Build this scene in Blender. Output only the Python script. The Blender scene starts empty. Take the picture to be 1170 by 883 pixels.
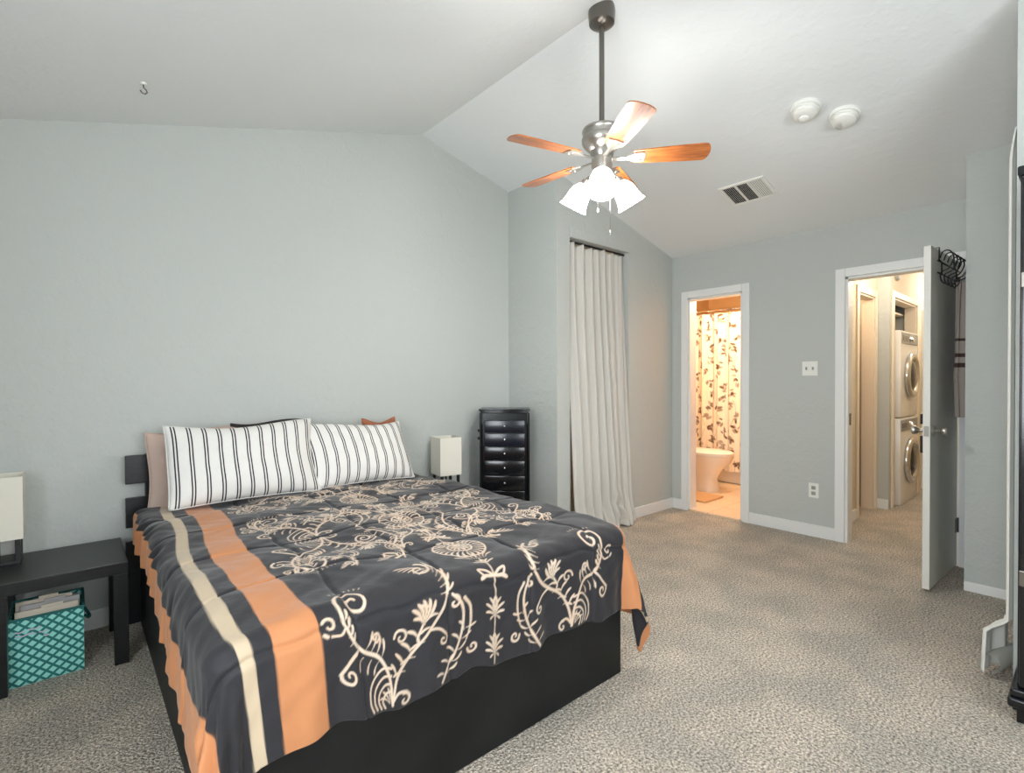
import bpy, bmesh, math, random
import numpy as np
from mathutils import Vector, Matrix
random.seed(4)
PI = math.pi
SC = bpy.context.scene
COL = SC.collection

# ------------------------------------------------------------------ camera
def make_camera():
    f = 583.0
    a, t, r = math.radians(40.843), math.radians(-.6423), math.radians(-.1997)
    R0 = Vector((math.cos(a), -math.sin(a), 0)); F0 = Vector((math.sin(a), math.cos(a), 0)); D0 = Vector((0, 0, -1))
    Fw = F0*math.cos(t) - D0*math.sin(t); D1 = D0*math.cos(t) + F0*math.sin(t)
    Rt = R0*math.cos(r) - D1*math.sin(r); Dn = R0*math.sin(r) + D1*math.cos(r)
    cam = bpy.data.cameras.new('camera'); cam.sensor_width = 36; cam.lens = f/1170*36
    cam.clip_start = .05; cam.clip_end = 60
    o = bpy.data.objects.new('camera', cam); COL.objects.link(o)
    U = -Dn; B = -Fw
    o.matrix_world = Matrix(((Rt.x, U.x, B.x, 0), (Rt.y, U.y, B.y, 0), (Rt.z, U.z, B.z, 1.25), (0, 0, 0, 1)))
    SC.camera = o
make_camera()

# ------------------------------------------------------------------ light levels
WINDOW_FILL_W = 80.0        # daylight-coloured fill from two added windows out of view
SHADE_E = 31.0
BULB_E = 600.0         # the bulbs inside them         # the three frosted shades of the ceiling fan
BATH_W = 52.0
HALL_W = 18.0
SIDE_ROOM_W = 9.0
SC.view_settings.view_transform = 'Standard'
SC.view_settings.look = 'None'
SC.view_settings.gamma = 1.0
SC.view_settings.use_curve_mapping = False
SC.view_settings.exposure = 0.12
SC.cycles.max_bounces = 10
SC.cycles.diffuse_bounces = 6
SC.cycles.use_denoising = True
SC.cycles.sample_clamp_indirect = 6.0

world = bpy.data.worlds.new('world'); SC.world = world; world.use_nodes = True
wn = world.node_tree
bg = wn.nodes['Background']
sky = wn.nodes.new('ShaderNodeTexSky'); sky.sky_type = 'HOSEK_WILKIE'; sky.sun_direction = (0.3, -.5, .7)
wn.links.new(sky.outputs[0], bg.inputs[0]); bg.inputs[1].default_value = .6

def area(name, loc, rot, sx, sy, watt, color):
    l = bpy.data.lights.new(name, 'AREA'); l.shape = 'RECTANGLE'; l.size = sx; l.size_y = sy
    l.energy = watt; l.color = color
    o = bpy.data.objects.new(name, l); COL.objects.link(o); o.location = loc; o.rotation_euler = rot
    return o
def point(name, loc, watt, color, rad=.05):
    l = bpy.data.lights.new(name, 'POINT'); l.energy = watt; l.color = color; l.shadow_soft_size = rad
    o = bpy.data.objects.new(name, l); COL.objects.link(o); o.location = loc
    return o
area('window_fill_back', (.9, -1.52, 1.45), (PI/2, 0, 0), 1.9, 1.3, WINDOW_FILL_W, (.94, .975, 1.0))  # added fill lamp outside an unseen opening behind the camera
area('window_fill_left', (-1.02, .3, 1.4), (PI/2, 0, -PI/2), 1.5, 1.3, WINDOW_FILL_W*1.1, (.90, .95, 1.0))  # second added fill lamp, brightens the right-hand walls

# ------------------------------------------------------------------ materials
def mat(name, color, rough=.6, metal=0.0, **kw):
    m = bpy.data.materials.new(name); m.use_nodes = True
    b = m.node_tree.nodes['Principled BSDF']
    b.inputs['Base Color'].default_value = (*color, 1); b.inputs['Roughness'].default_value = rough
    b.inputs['Metallic'].default_value = metal
    for k, v in kw.items():
        b.inputs[k.replace('_', ' ')].default_value = v
    return m
def srgb(r, g, b):
    f = lambda c: (c/255/12.92) if c/255 <= .04045 else ((c/255+.055)/1.055)**2.4
    return (f(r), f(g), f(b))
def coord(m, kind='Object'):
    n = m.node_tree.nodes.new('ShaderNodeTexCoord'); return n.outputs[kind]
def add_noise_bump(m, scale, dist, strength=.5, detail=3.0, kind='Object'):
    nt = m.node_tree; b = nt.nodes['Principled BSDF']
    n = nt.nodes.new('ShaderNodeTexNoise'); n.inputs['Scale'].default_value = scale; n.inputs['Detail'].default_value = detail
    nt.links.new(coord(m, kind), n.inputs['Vector'])
    bp = nt.nodes.new('ShaderNodeBump'); bp.inputs['Strength'].default_value = strength; bp.inputs['Distance'].default_value = dist
    nt.links.new(n.outputs['Fac'], bp.inputs['Height']); nt.links.new(bp.outputs[0], b.inputs['Normal'])
    return n
def add_color_noise(m, scale, c1, c2, lo=.35, hi=.65, detail=3.0, stretch=None):
    nt = m.node_tree; b = nt.nodes['Principled BSDF']
    n = nt.nodes.new('ShaderNodeTexNoise'); n.inputs['Scale'].default_value = scale; n.inputs['Detail'].default_value = detail
    src = coord(m)
    if stretch:
        mp = nt.nodes.new('ShaderNodeMapping'); mp.inputs['Scale'].default_value = stretch
        nt.links.new(src, mp.inputs[0]); src = mp.outputs[0]
    nt.links.new(src, n.inputs['Vector'])
    r = nt.nodes.new('ShaderNodeValToRGB'); r.color_ramp.elements[0].position = lo; r.color_ramp.elements[1].position = hi
    r.color_ramp.elements[0].color = (*c1, 1); r.color_ramp.elements[1].color = (*c2, 1)
    nt.links.new(n.outputs['Fac'], r.inputs[0]); nt.links.new(r.outputs[0], b.inputs['Base Color'])
    return r

def textured_plaster(name, c, scale=55, dist=.006, strength=.24):
    m = mat(name, c, .75); nt = m.node_tree; b = nt.nodes['Principled BSDF']
    v = nt.nodes.new('ShaderNodeTexNoise'); v.inputs['Scale'].default_value = scale; v.inputs['Detail'].default_value = 2
    w = nt.nodes.new('ShaderNodeTexNoise'); w.inputs['Scale'].default_value = 14; w.inputs['Detail'].default_value = 4
    co = coord(m)
    nt.links.new(co, v.inputs['Vector']); nt.links.new(co, w.inputs['Vector'])
    r = nt.nodes.new('ShaderNodeValToRGB'); r.color_ramp.elements[0].position = .48; r.color_ramp.elements[1].position = .6
    nt.links.new(w.outputs['Fac'], r.inputs[0])
    mu = nt.nodes.new('ShaderNodeMath'); mu.operation = 'MULTIPLY_ADD'
    nt.links.new(r.outputs[0], mu.inputs[0]); mu.inputs[1].default_value = .9; nt.links.new(v.outputs['Fac'], mu.inputs[2])
    bp = nt.nodes.new('ShaderNodeBump'); bp.inputs['Strength'].default_value = strength; bp.inputs['Distance'].default_value = dist
    nt.links.new(mu.outputs[0], bp.inputs['Height']); nt.links.new(bp.outputs[0], b.inputs['Normal'])
    return m
M = {}
M['wall'] = textured_plaster('wall_grey_plaster', srgb(186, 190, 186))
M['ceiling'] = textured_plaster('ceiling_white_plaster', srgb(228, 231, 231), 40, .003, .2)
M['hallwall'] = textured_plaster('hall_beige_plaster', srgb(214, 200, 176), 50, .003, .2)
M['bathwall'] = textured_plaster('bath_tan_plaster', srgb(205, 160, 105), 50, .003, .2)
M['trim'] = mat('white_trim_paint', srgb(228, 229, 227), .4)
M['warmtrim'] = mat('cream_trim_paint', srgb(226, 214, 194), .45)
M['door'] = mat('white_door_paint', srgb(224, 222, 214), .42)
# carpet
def carpet():
    m = mat('beige_loop_carpet', (.3, .26, .21), .95); nt = m.node_tree; b = nt.nodes['Principled BSDF']
    co = coord(m)
    v = nt.nodes.new('ShaderNodeTexVoronoi'); v.inputs['Scale'].default_value = 120
    n = nt.nodes.new('ShaderNodeTexNoise'); n.inputs['Scale'].default_value = 110; n.inputs['Detail'].default_value = 4; n.inputs['Roughness'].default_value = .7
    g = nt.nodes.new('ShaderNodeTexNoise'); g.inputs['Scale'].default_value = 3.5; g.inputs['Detail'].default_value = 6
    for x in (v, n, g): nt.links.new(co, x.inputs['Vector'])
    r = nt.nodes.new('ShaderNodeValToRGB'); e = r.color_ramp.elements
    e[0].position = .38; e[0].color = (*srgb(120, 111, 101), 1); e[1].position = .62; e[1].color = (*srgb(238, 229, 216), 1)
    nt.links.new(n.outputs['Fac'], r.inputs[0])
    r2 = nt.nodes.new('ShaderNodeValToRGB'); r2.color_ramp.elements[0].position = .38; r2.color_ramp.elements[1].position = .62; r2.color_ramp.elements[0].color = (.88, .885, .86, 1); r2.color_ramp.elements[1].color = (1.14, 1.10, 1.05, 1)
    nt.links.new(g.outputs['Fac'], r2.inputs[0])
    mx = nt.nodes.new('ShaderNodeMix'); mx.data_type = 'RGBA'; mx.blend_type = 'MULTIPLY'; mx.inputs[0].default_value = 1
    nt.links.new(r.outputs[0], mx.inputs[6]); nt.links.new(r2.outputs[0], mx.inputs[7])
    nt.links.new(mx.outputs[2], b.inputs['Base Color'])
    ad = nt.nodes.new('ShaderNodeMath'); ad.operation = 'SUBTRACT'
    nt.links.new(n.outputs['Fac'], ad.inputs[0]); nt.links.new(v.outputs['Distance'], ad.inputs[1])
    bp = nt.nodes.new('ShaderNodeBump'); bp.inputs['Strength'].default_value = .9; bp.inputs['Distance'].default_value = .012
    nt.links.new(ad.outputs[0], bp.inputs['Height']); nt.links.new(bp.outputs[0], b.inputs['Normal'])
    return m
M['carpet'] = carpet()
M['tile'] = mat('cream_bath_tile', srgb(232, 214, 186), .35)
def tile_lines(m):
    nt = m.node_tree; b = nt.nodes['Principled BSDF']
    br = nt.nodes.new('ShaderNodeTexBrick'); br.offset = 0; br.inputs['Scale'].default_value = 1
    br.inputs['Brick Width'].default_value = .3; br.inputs['Row Height'].default_value = .3; br.inputs['Mortar Size'].default_value = .004
    br.inputs['Color1'].default_value = (*srgb(232, 214, 186), 1); br.inputs['Color2'].default_value = (*srgb(226, 206, 178), 1)
    br.inputs['Mortar'].default_value = (*srgb(200, 176, 145), 1)
    nt.links.new(coord(m), br.inputs['Vector']); nt.links.new(br.outputs[0], b.inputs['Base Color'])
tile_lines(M['tile'])
M['blackwood'] = mat('black_brown_wood', srgb(20, 23, 25), .34); add_color_noise(M['blackwood'], 12, srgb(12, 15, 17), srgb(25, 28, 30), stretch=(1, 8, 8))
M['bedblack'] = mat('black_bed_veneer', srgb(34, 37, 38), .5); add_color_noise(M['bedblack'], 5, srgb(15, 17, 17), srgb(24, 26, 26))
M['bedblack'].node_tree.nodes['Principled BSDF'].inputs['Specular IOR Level'].default_value = .3
M['gloss'] = mat('black_gloss_lacquer', srgb(16, 19, 22), .16)
M['navy'] = mat('blue_black_lacquer', srgb(18, 24, 36), .2)
M['mirror'] = mat('dark_mirror_glass', srgb(120, 140, 165), .06, .9)
M['nickel'] = mat('brushed_nickel', srgb(176, 172, 165), .28, .95)
M['darknickel'] = mat('dark_nickel', srgb(120, 116, 110), .3, .95)
M['blackmetal'] = mat('black_metal', srgb(22, 22, 24), .4, .3)
M['plastic'] = mat('white_plastic', srgb(232, 232, 226), .4)
M['plasticgrey'] = mat('grey_plastic', srgb(150, 150, 146), .5)
M['dark'] = mat('dark_void', srgb(28, 27, 26), .9)
M['porcelain'] = mat('white_porcelain', srgb(240, 234, 222), .15)
M['enamel'] = mat('white_enamel', srgb(224, 222, 216), .3)
M['chrome'] = mat('chrome', srgb(205, 205, 205), .12, 1.0)
M['darkglass'] = mat('dark_glass', srgb(26, 27, 30), .08)
M['wood'] = mat('cherry_blade_wood', srgb(170, 96, 48), .3, Coat_Weight=.5, Coat_Roughness=.15)
add_color_noise(M['wood'], 9, srgb(128, 66, 30), srgb(196, 118, 60), .3, .7, 4, (1.2, 14, 14))
M['shadefab'] = mat('cream_lamp_fabric', srgb(222, 218, 205), .85); add_noise_bump(M['shadefab'], 300, .001, .3)
M['curtain'] = mat('pale_grey_curtain_cloth', srgb(198, 195, 188), .9); add_noise_bump(M['curtain'], 260, .001, .25)
M['whitecloth'] = mat('white_curtain_cloth', srgb(226, 225, 218), .85); add_noise_bump(M['whitecloth'], 200, .001, .3)
M['pinkcloth'] = mat('dusty_pink_pillow_cloth', srgb(186, 164, 152), .9); add_noise_bump(M['pinkcloth'], 180, .001, .3)
M['mattress'] = mat('white_mattress_ticking', srgb(215, 213, 208), .9)
M['darkcloth'] = mat('charcoal_pillow_cloth', srgb(40, 34, 34), .85); add_noise_bump(M['darkcloth'], 90, .003, .4)
M['rustcloth'] = mat('rust_orange_pillow_cloth', srgb(150, 92, 62), .85); add_noise_bump(M['rustcloth'], 90, .003, .4)
M['paper'] = mat('cream_paper', srgb(206, 196, 178), .8)
M['papergrey'] = mat('grey_paper', srgb(170, 168, 168), .8)
M['lilac'] = mat('lilac_tag', srgb(196, 190, 205), .7)
M['teal'] = mat('teal_basket_fabric', srgb(36, 122, 118), .7)
M['glowshade'] = bpy.data.materials.new('frosted_glass_shade'); M['glowshade'].use_nodes = True
_b = M['glowshade'].node_tree.nodes['Principled BSDF']
_b.inputs['Base Color'].default_value = (.95, .94, .9, 1); _b.inputs['Roughness'].default_value = .4
_b.inputs['Emission Color'].default_value = (1, .975, .94, 1); _b.inputs['Emission Strength'].default_value = SHADE_E

M['bulb'] = M['glowshade'].copy(); M['bulb'].name = 'lit_bulb'; M['bulb'].node_tree.nodes['Principled BSDF'].inputs['Emission Strength'].default_value = BULB_E
def pane_mat():
    m = bpy.data.materials.new('window_glass'); m.use_nodes = True; nt = m.node_tree
    for n in list(nt.nodes):
        if n.type != 'OUTPUT_MATERIAL': nt.nodes.remove(n)
    out = [n for n in nt.nodes if n.type == 'OUTPUT_MATERIAL'][0]
    t = nt.nodes.new('ShaderNodeBsdfTransparent'); g = nt.nodes.new('ShaderNodeBsdfGlossy'); g.inputs['Roughness'].default_value = .02
    x = nt.nodes.new('ShaderNodeMixShader'); x.inputs[0].default_value = .06
    nt.links.new(t.outputs[0], x.inputs[1]); nt.links.new(g.outputs[0], x.inputs[2]); nt.links.new(x.outputs[0], out.inputs[0])
    return m
M['pane'] = pane_mat()

# ------------------------------------------------------------------ mesh helpers
class MB:
    def __init__(s): s.bm = bmesh.new()
    def box(s, x0, x1, y0, y1, z0, z1, bev=0.0, seg=2, mtx=None):
        b = bmesh.new(); bmesh.ops.create_cube(b, size=1)
        for v in b.verts:
            v.co = Vector(((x0+x1)/2 + v.co.x*(x1-x0), (y0+y1)/2 + v.co.y*(y1-y0), (z0+z1)/2 + v.co.z*(z1-z0)))
        if bev > 0: bmesh.ops.bevel(b, geom=b.edges[:], offset=bev, segments=seg, affect='EDGES', profile=.6)
        s._add(b, mtx); return s
    def _add(s, b, mtx=None):
        if mtx is not None: b.transform(mtx)
        me = bpy.data.meshes.new('tmp'); b.to_mesh(me); b.free(); s.bm.from_mesh(me); bpy.data.meshes.remove(me)
    def lathe(s, prof, n=32, mtx=None):
        b = bmesh.new(); rings = []
        for r, z in prof:
            if r < 1e-5: rings.append([b.verts.new((0, 0, z))])
            else: rings.append([b.verts.new((r*math.cos(2*PI*i/n), r*math.sin(2*PI*i/n), z)) for i in range(n)])
        for A, B in zip(rings, rings[1:]):
            for i in range(n):
                j = (i+1) % n
                if len(A) == 1 and len(B) == 1: continue
                if len(A) == 1: b.faces.new((A[0], B[i], B[j]))
                elif len(B) == 1: b.faces.new((A[i], A[j], B[0]))
                else: b.faces.new((A[i], A[j], B[j], B[i]))
        bmesh.ops.recalc_face_normals(b, faces=b.faces[:])
        s._add(b, mtx); return s
    def tube(s, pts, r, n=8, closed=False, cap=True):
        b = bmesh.new(); pts = [Vector(p) for p in pts]; rings = []; N = len(pts); up = None
        for i, p in enumerate(pts):
            a = pts[i-1] if (i > 0 or closed) else p; c = pts[(i+1) % N] if (i < N-1 or closed) else p
            t = (c-a).normalized()
            if up is None: up = Vector((0, 0, 1)) if abs(t.z) < .9 else Vector((1, 0, 0))
            u = (up - t*up.dot(t)).normalized(); w = t.cross(u); up = u
            rr = r[i] if isinstance(r, (list, tuple)) else r
            rings.append([b.verts.new(p + (u*math.cos(2*PI*k/n) + w*math.sin(2*PI*k/n))*rr) for k in range(n)])
        for i in range(N if closed else N-1):
            A, B = rings[i], rings[(i+1) % N]
            for k in range(n): b.faces.new((A[k], A[(k+1) % n], B[(k+1) % n], B[k]))
        if cap and not closed:
            b.faces.new(rings[0][::-1]); b.faces.new(rings[-1])
        bmesh.ops.recalc_face_normals(b, faces=b.faces[:])
        s._add(b); return s
    def prism(s, poly, axis, a, c, mtx=None, bev=0):
        """poly of 2-D points extruded along axis ('x': (y,z); 'y': (x,z); 'z': (x,y))"""
        b = bmesh.new()
        f = {'x': lambda p, t: (t, p[0], p[1]), 'y': lambda p, t: (p[0], t, p[1]), 'z': lambda p, t: (p[0], p[1], t)}[axis]
        A = [b.verts.new(f(p, a)) for p in poly]; B = [b.verts.new(f(p, c)) for p in poly]
        b.faces.new(A); b.faces.new(B[::-1])
        for i in range(len(poly)):
            j = (i+1) % len(poly); b.faces.new((A[i], B[i], B[j], A[j]))
        bmesh.ops.recalc_face_normals(b, faces=b.faces[:])
        if bev: bmesh.ops.bevel(b, geom=b.edges[:], offset=bev, segments=2, affect='EDGES')
        s._add(b, mtx); return s
    def build(s, name, m, parent=None, smooth=False, kind=None, auto=None):
        me = bpy.data.meshes.new(name); s.bm.to_mesh(me); s.bm.free()
        return link(name, me, m, parent, smooth, kind, auto)
def link(name, me, m, parent=None, smooth=False, kind=None, auto=None):
    if m is not None:
        for x in (m if isinstance(m, (list, tuple)) else [m]): me.materials.append(x)
    if smooth or auto:
        me.shade_smooth()
        if auto: me.set_sharp_from_angle(angle=math.radians(auto))
    o = bpy.data.objects.new(name, me); COL.objects.link(o)
    if parent: o.parent = parent
    if kind: o['kind'] = kind
    return o
def tag(o, label, cat, group=None):
    o['label'] = label; o['category'] = cat
    if group: o['group'] = group
    return o
def thing(name, label, cat, loc=(0, 0, 0), rz=0.0, group=None):
    o = bpy.data.objects.new(name, None); COL.objects.link(o); o.location = loc; o.rotation_euler = (0, 0, rz)
    o.empty_display_size = .1
    return tag(o, label, cat, group)
def copy_tree(o, parent=None):
    c = o.copy(); COL.objects.link(c)
    if parent: c.parent = parent
    for ch in [x for x in bpy.data.objects if x.parent == o]: copy_tree(ch, c)
    return c
def box_obj(name, b, m, parent=None, bev=0, kind=None):
    return MB().box(*b, bev=bev).build(name, m, parent, kind=kind)
S = 'structure'

# ------------------------------------------------------------------ room shell
XA, YB, YC, XR, HR = 4.476, 3.342, 2.766, 2.0027, 3.0893
SR, SL = .2617, .2766
XL, YK = -.90, -1.42
XD = 2.8535
def ceil(x): return HR - SR*(x-XR) if x > XR else HR - SL*(XR-x)
box_obj('floor', (XL-.12, 8.6, YK-.12, YB+.12, -.12, 0), M['carpet'], kind=S)
def under(x0, x1):   # polygon in (x,z) from floor up into the ceiling slab
    xs = [x0] + ([XR] if x0 < XR < x1 else []) + [x1]
    return [(x0, -.05)] + [(x, ceil(x)+.04) for x in xs] + [(x1, -.05)]
MB().prism([(XL-.12, ceil(XL-.12)), (XR, HR), (XR, HR+.12), (XL-.12, ceil(XL-.12)+.12)], 'y', YK-.12, YB+.12).build('ceiling', M['ceiling'], kind=S)
MB().prism([(XR, HR), (4.60, ceil(4.60)), (4.60, ceil(4.60)+.12), (XR, HR+.12)], 'y', YK-.12, YB+.12).build('ceiling', M['ceiling'], kind=S)
MB().prism(under(XL-.12, 4.6), 'y', YB, YB+.12).build('wall_back', M['wall'], kind=S)
# left wall, outside the frame, opened to let in added fill light
wl = MB()
wl.box(XL-.12, XL, YK, YB, -.05, .75).box(XL-.12, XL, YK, YB, 2.05, ceil(XL)+.05).box(XL-.12, XL, YK, -.45, .75, 2.05).box(XL-.12, XL, 1.05, YB, .75, 2.05)
wl.build('wall_left', M['wall'], kind=S)
wb = MB()
wb.box(XL-.12, 4.6, YK-.12, YK, -.05, .8)
wb.prism([(XL-.12, 2.1), (4.6, 2.1), (4.6, ceil(4.6)+.04), (XR, HR+.04), (XL-.12, ceil(XL-.12)+.04)], 'y', YK-.12, YK)
wb.box(XL-.12, -.05, YK-.12, YK, .8, 2.1).box(1.85, 4.6, YK-.12, YK, .8, 2.1)
wb.build('wall_front', M['wall'], kind=S)
def window(n, axis, pos, a0, a1, z0, z1):
    f = MB(); t = .05
    def b(u0, u1, v0, v1, d0, d1):
        if axis == 'y': f.box(u0, u1, pos+d0, pos+d1, v0, v1, .004)
        else: f.box(pos+d0, pos+d1, u0, u1, v0, v1, .004)
    b(a0, a0+t, z0, z1, .03, .09); b(a1-t, a1, z0, z1, .03, .09); b(a0+t, a1-t, z0, z0+t, .03, .09); b(a0+t, a1-t, z1-t, z1, .03, .09)
    b(a0+t, a1-t, (z0+z1)/2-.02, (z0+z1)/2+.02, .03, .09)
    fr = f.build('window_%d' % n, M['trim'], kind=S)
    p = MB()
    if axis == 'y': p.box(a0+t, a1-t, pos+.058, pos+.062, z0+t, z1-t)
    else: p.box(pos+.058, pos+.062, a0+t, a1-t, z0+t, z1-t)
    p.build('window_pane', M['pane'], fr)
window(1, 'y', YK-.12, -.05, 1.85, .8, 2.1)  # both windows are added out of view to carry the fill lamps
window(2, 'x', XL-.12, -.45, 1.05, .75, 2.05)
# closet bump-out: return wall and the wall with the curtained opening
MB().prism(under(XD, XD+.115), 'y', YC+.115, YB+.02).build('wall_closet_left', M['wall'], kind=S)
wc = MB(); O0, O1 = 3.0, 3.767
wc.prism(under(XD, O0), 'y', YC, YC+.115)
wc.prism(under(O1, 4.5), 'y', YC, YC+.115)
wc.prism([(O0, 2.385), (O0, ceil(O0)+.04), (O1, ceil(O1)+.04), (O1, 2.385)], 'y', YC, YC+.115)
wc.build('wall_closet_front', M['wall'], kind=S)
box_obj('trim_closet_header', (O0+.005, O1+.003, YC-.012, YC, 2.385, 2.463), M['wall'], bev=.002, kind=S)
# right wall with the two door openings
B0, B1, BT = 2.073, 2.595, 2.03
H0, H1 = .62, 1.284
wa = MB()
wa.box(XA, XA+.115, B1, YC+.1, -.05, 2.44).box(XA, XA+.115, H1, B0, -.05, 2.44)
wa.box(XA, XA+.115, B0, B1, BT, 2.44).box(XA, XA+.115, H0, H1, BT, 2.44).box(XA, XA+.115, YK, H0, -.05, 2.44)
wa.bm.verts.ensure_lookup_table()
for v in wa.bm.verts:
    if v.co.z > 2.43: v.co.z = ceil(v.co.x)+.03
wa.build('wall_right', M['wall'], kind=S)
XE = 4.0
MB().prism(under(XE, XA+.05), 'y', -.9, .53).build('wall_right_bump', M['wall'], kind=S)
XF = 2.95
MB().prism(under(XF, XF+.12), 'y', YK, .235).build('wall_right_partition', M['wall'], kind=S)

# baseboards
def base(name, b): return box_obj(name, b, M['trim'], bev=.004, kind=S)
base('baseboard_back', (XL, XD, YB-.014, YB, 0, .095))
base('baseboard_closet', (O1, XA, YC-.014, YC, 0, .095))
base('baseboard_closet_left', (XD-.014, XD, YC, YB, 0, .095))
base('baseboard_right', (XA-.014, XA, H1+.065, B0-.065, 0, .095))
base('baseboard_right_corner', (XA-.014, XA, B1+.065, YC, 0, .095))
base('baseboard_bump', (XE-.012, XE, -.8, .53, 0, .055))
# casings and jambs
def casing(name, y0, y1, m=M['trim'], w=.065):
    c = MB()
    for (a, b) in ((y0-w, y0), (y1, y1+w)): c.box(XA-.018, XA, a, b, 0, BT+w, .004)
    c.box(XA-.018, XA, y0, y1, BT, BT+w, .004)
    c.box(XA, XA+.115, y0-.001, y0+.018, 0, BT, .002).box(XA, XA+.115, y1-.018, y1+.001, 0, BT, .002).box(XA, XA+.115, y0, y1, BT-.018, BT, .002)
    c.box(XA+.115, XA+.13, y0-w, y0, 0, BT+w, .004).box(XA+.115, XA+.13, y1, y1+w, 0, BT+w, .004).box(XA+.115, XA+.13, y0, y1, BT, BT+w, .004)
    return c.build(name, m, kind=S)
casing('trim_1', B0, B1)
cs = casing('trim_2', H0, H1)
box_obj('strike_plate', (XA+.03, XA+.075, H1-.020, H1-.017, .90, .99), M['darknickel'], cs, .001)

# ------------------------------------------------------------------ bathroom
XBF = XA+.115
box_obj('floor_bathroom', (XBF-.115, 6.75, 2.03, 3.6, 0, .012), M['tile'], kind=S)
box_obj('wall_bathroom_back', (6.75, 6.85, 2.03, 3.7, 0, 2.5), M['bathwall'], kind=S)
box_obj('wall_bathroom_left', (XBF, 6.85, 3.6, 3.7, 0, 2.5), M['bathwall'], kind=S)
box_obj('wall_bathroom_right', (XBF, 7.3, 1.985, 2.03, 0, 2.5), M['bathwall'], kind=S)
box_obj('ceiling_bathroom', (XBF, 6.85, 2.03, 3.7, 2.42, 2.5), M['bathwall'], kind=S)
point('bathroom_ceiling_lamp_light', (5.15, 2.4, 2.2), BATH_W, (1.0, .86, .66), .12)
point('bathroom_vanity_light', (5.0, 3.1, 2.05), BATH_W*.3, (1.0, .86, .66), .1)
# tub
tub = thing('bathtub', 'white bathtub seen behind the toilet through the narrow doorway', 'bathtub', (6.345, 2.815, 0))
t_ = MB(); t_.box(-.38, .38, -.76, .76, .012, .40, .03)
t_.build('tub_apron', M['porcelain'], tub, auto=40)
MB().box(-.40, .40, -.78, .78, .40, .435, .015).build('tub_rim', M['porcelain'], tub, auto=40)
# curtain rod and floral curtain
rod = MB(); rod.tube([(5.88, 2.03, 2.09), (5.88, 3.6, 2.09)], .013, 12)
rod.build('rod', M['chrome'], thing('shower_rod', 'pale shower rod across the bathroom above the floral curtain', 'curtain rod'))
def shower_curtain():
    root = thing('shower_curtain', 'cream shower curtain printed with brown flowers, seen through narrow doorway', 'shower curtain', (5.88, 2.75, .17))
    ny, nz = 420, 420; W, H = 1.45, 1.88
    u = np.linspace(-.5, .5, ny); w = np.linspace(0, 1, nz); U, Wz = np.meshgrid(u, w)
    fold = .035*np.sin(U*2*PI*9 + .6*np.sin(U*11)) + .012*np.sin(U*2*PI*21+Wz*2)
    Xc = fold*(.55+.45*Wz); Y = U*W; Zc = Wz*H
    co = np.stack([Xc, Y, Zc], -1).reshape(-1, 3)
    rs = np.random.RandomState(3)
    val = np.zeros((nz, ny))
    s_ = (U+.5)*1.9; h_ = Wz*H
    pts = []
    for k in range(10):
        bx = .08+k*.195
        for j in range(14):
            pts.append((bx + .05*math.sin(j*1.7+k), .03+j*.137+.06*(k % 2)))
    for (px, py) in pts:
        n = rs.randint(5, 9)
        for q in range(n):
            an = rs.uniform(0, 2*PI); d = rs.uniform(.012, .045)
            cx, cy = px+d*math.cos(an), py+d*math.sin(an)*1.2; L = rs.uniform(.020, .034); th = rs.uniform(0, PI)
            dx = (s_-cx)*math.cos(th)+(h_-cy)*math.sin(th); dy = -(s_-cx)*math.sin(th)+(h_-cy)*math.cos(th)
            val = np.maximum(val, np.clip(1.4-((dx/L)**2+(dy/(L*.5))**2), 0, 1)*rs.uniform(.5, 1))
    for k in range(8):
        bx = .1+k*.245
        val = np.maximum(val, .55*np.clip(1.3-np.abs(s_-(bx+.05*np.sin(h_/.175*1.7+k)))/.004, 0, 1)*((h_*5.7 % 1) < .8))
    c0 = np.array(srgb(240, 230, 212)); c1 = np.array(srgb(96, 66, 44))
    colr = c0 + (c1-c0)*val[..., None]
    me = grid_mesh('curtain_cloth', co, ny, nz, colr.reshape(-1, 3))
    m = vcol_mat('floral_shower_cloth', .8)
    o = link('curtain_cloth', me, m, root, smooth=True)
    for k in range(10):
        y = -.68+k*.151
        ring = [(.018*math.cos(a), y, 1.918+.024*math.sin(a)) for a in np.linspace(0, 2*PI, 14, endpoint=False)]
        MB().tube(ring, .0025, 6, closed=True).build('curtain_ring', M['chrome'], root, smooth=True)
def grid_mesh(name, co, nx, ny, colr=None):
    me = bpy.data.meshes.new(name)
    i = np.arange((nx-1)*(ny-1)); r = i//(nx-1); c = i % (nx-1); a = r*nx+c
    f = np.stack([a, a+1, a+nx+1, a+nx], -1).astype(np.int32)
    me.vertices.add(len(co)); me.vertices.foreach_set('co', co.astype(np.float32).ravel())
    me.loops.add(f.size); me.loops.foreach_set('vertex_index', f.ravel())
    me.polygons.add(len(f)); me.polygons.foreach_set('loop_start', (np.arange(len(f))*4).astype(np.int32))
    me.update(calc_edges=True); me.validate()
    if colr is not None:
        at = me.color_attributes.new('print', 'FLOAT_COLOR', 'POINT')
        at.data.foreach_set('color', np.concatenate([colr, np.ones((len(colr), 1))], 1).astype(np.float32).ravel())
    return me
def vcol_mat(name, rough, bump=None, **kw):
    m = mat(name, (1, 1, 1), rough, **kw); nt = m.node_tree
    a = nt.nodes.new('ShaderNodeAttribute'); a.attribute_name = 'print'
    nt.links.new(a.outputs['Color'], nt.nodes['Principled BSDF'].inputs['Base Color'])
    if bump: add_noise_bump(m, bump, .001, .3)
    return m
shower_curtain()
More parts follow.
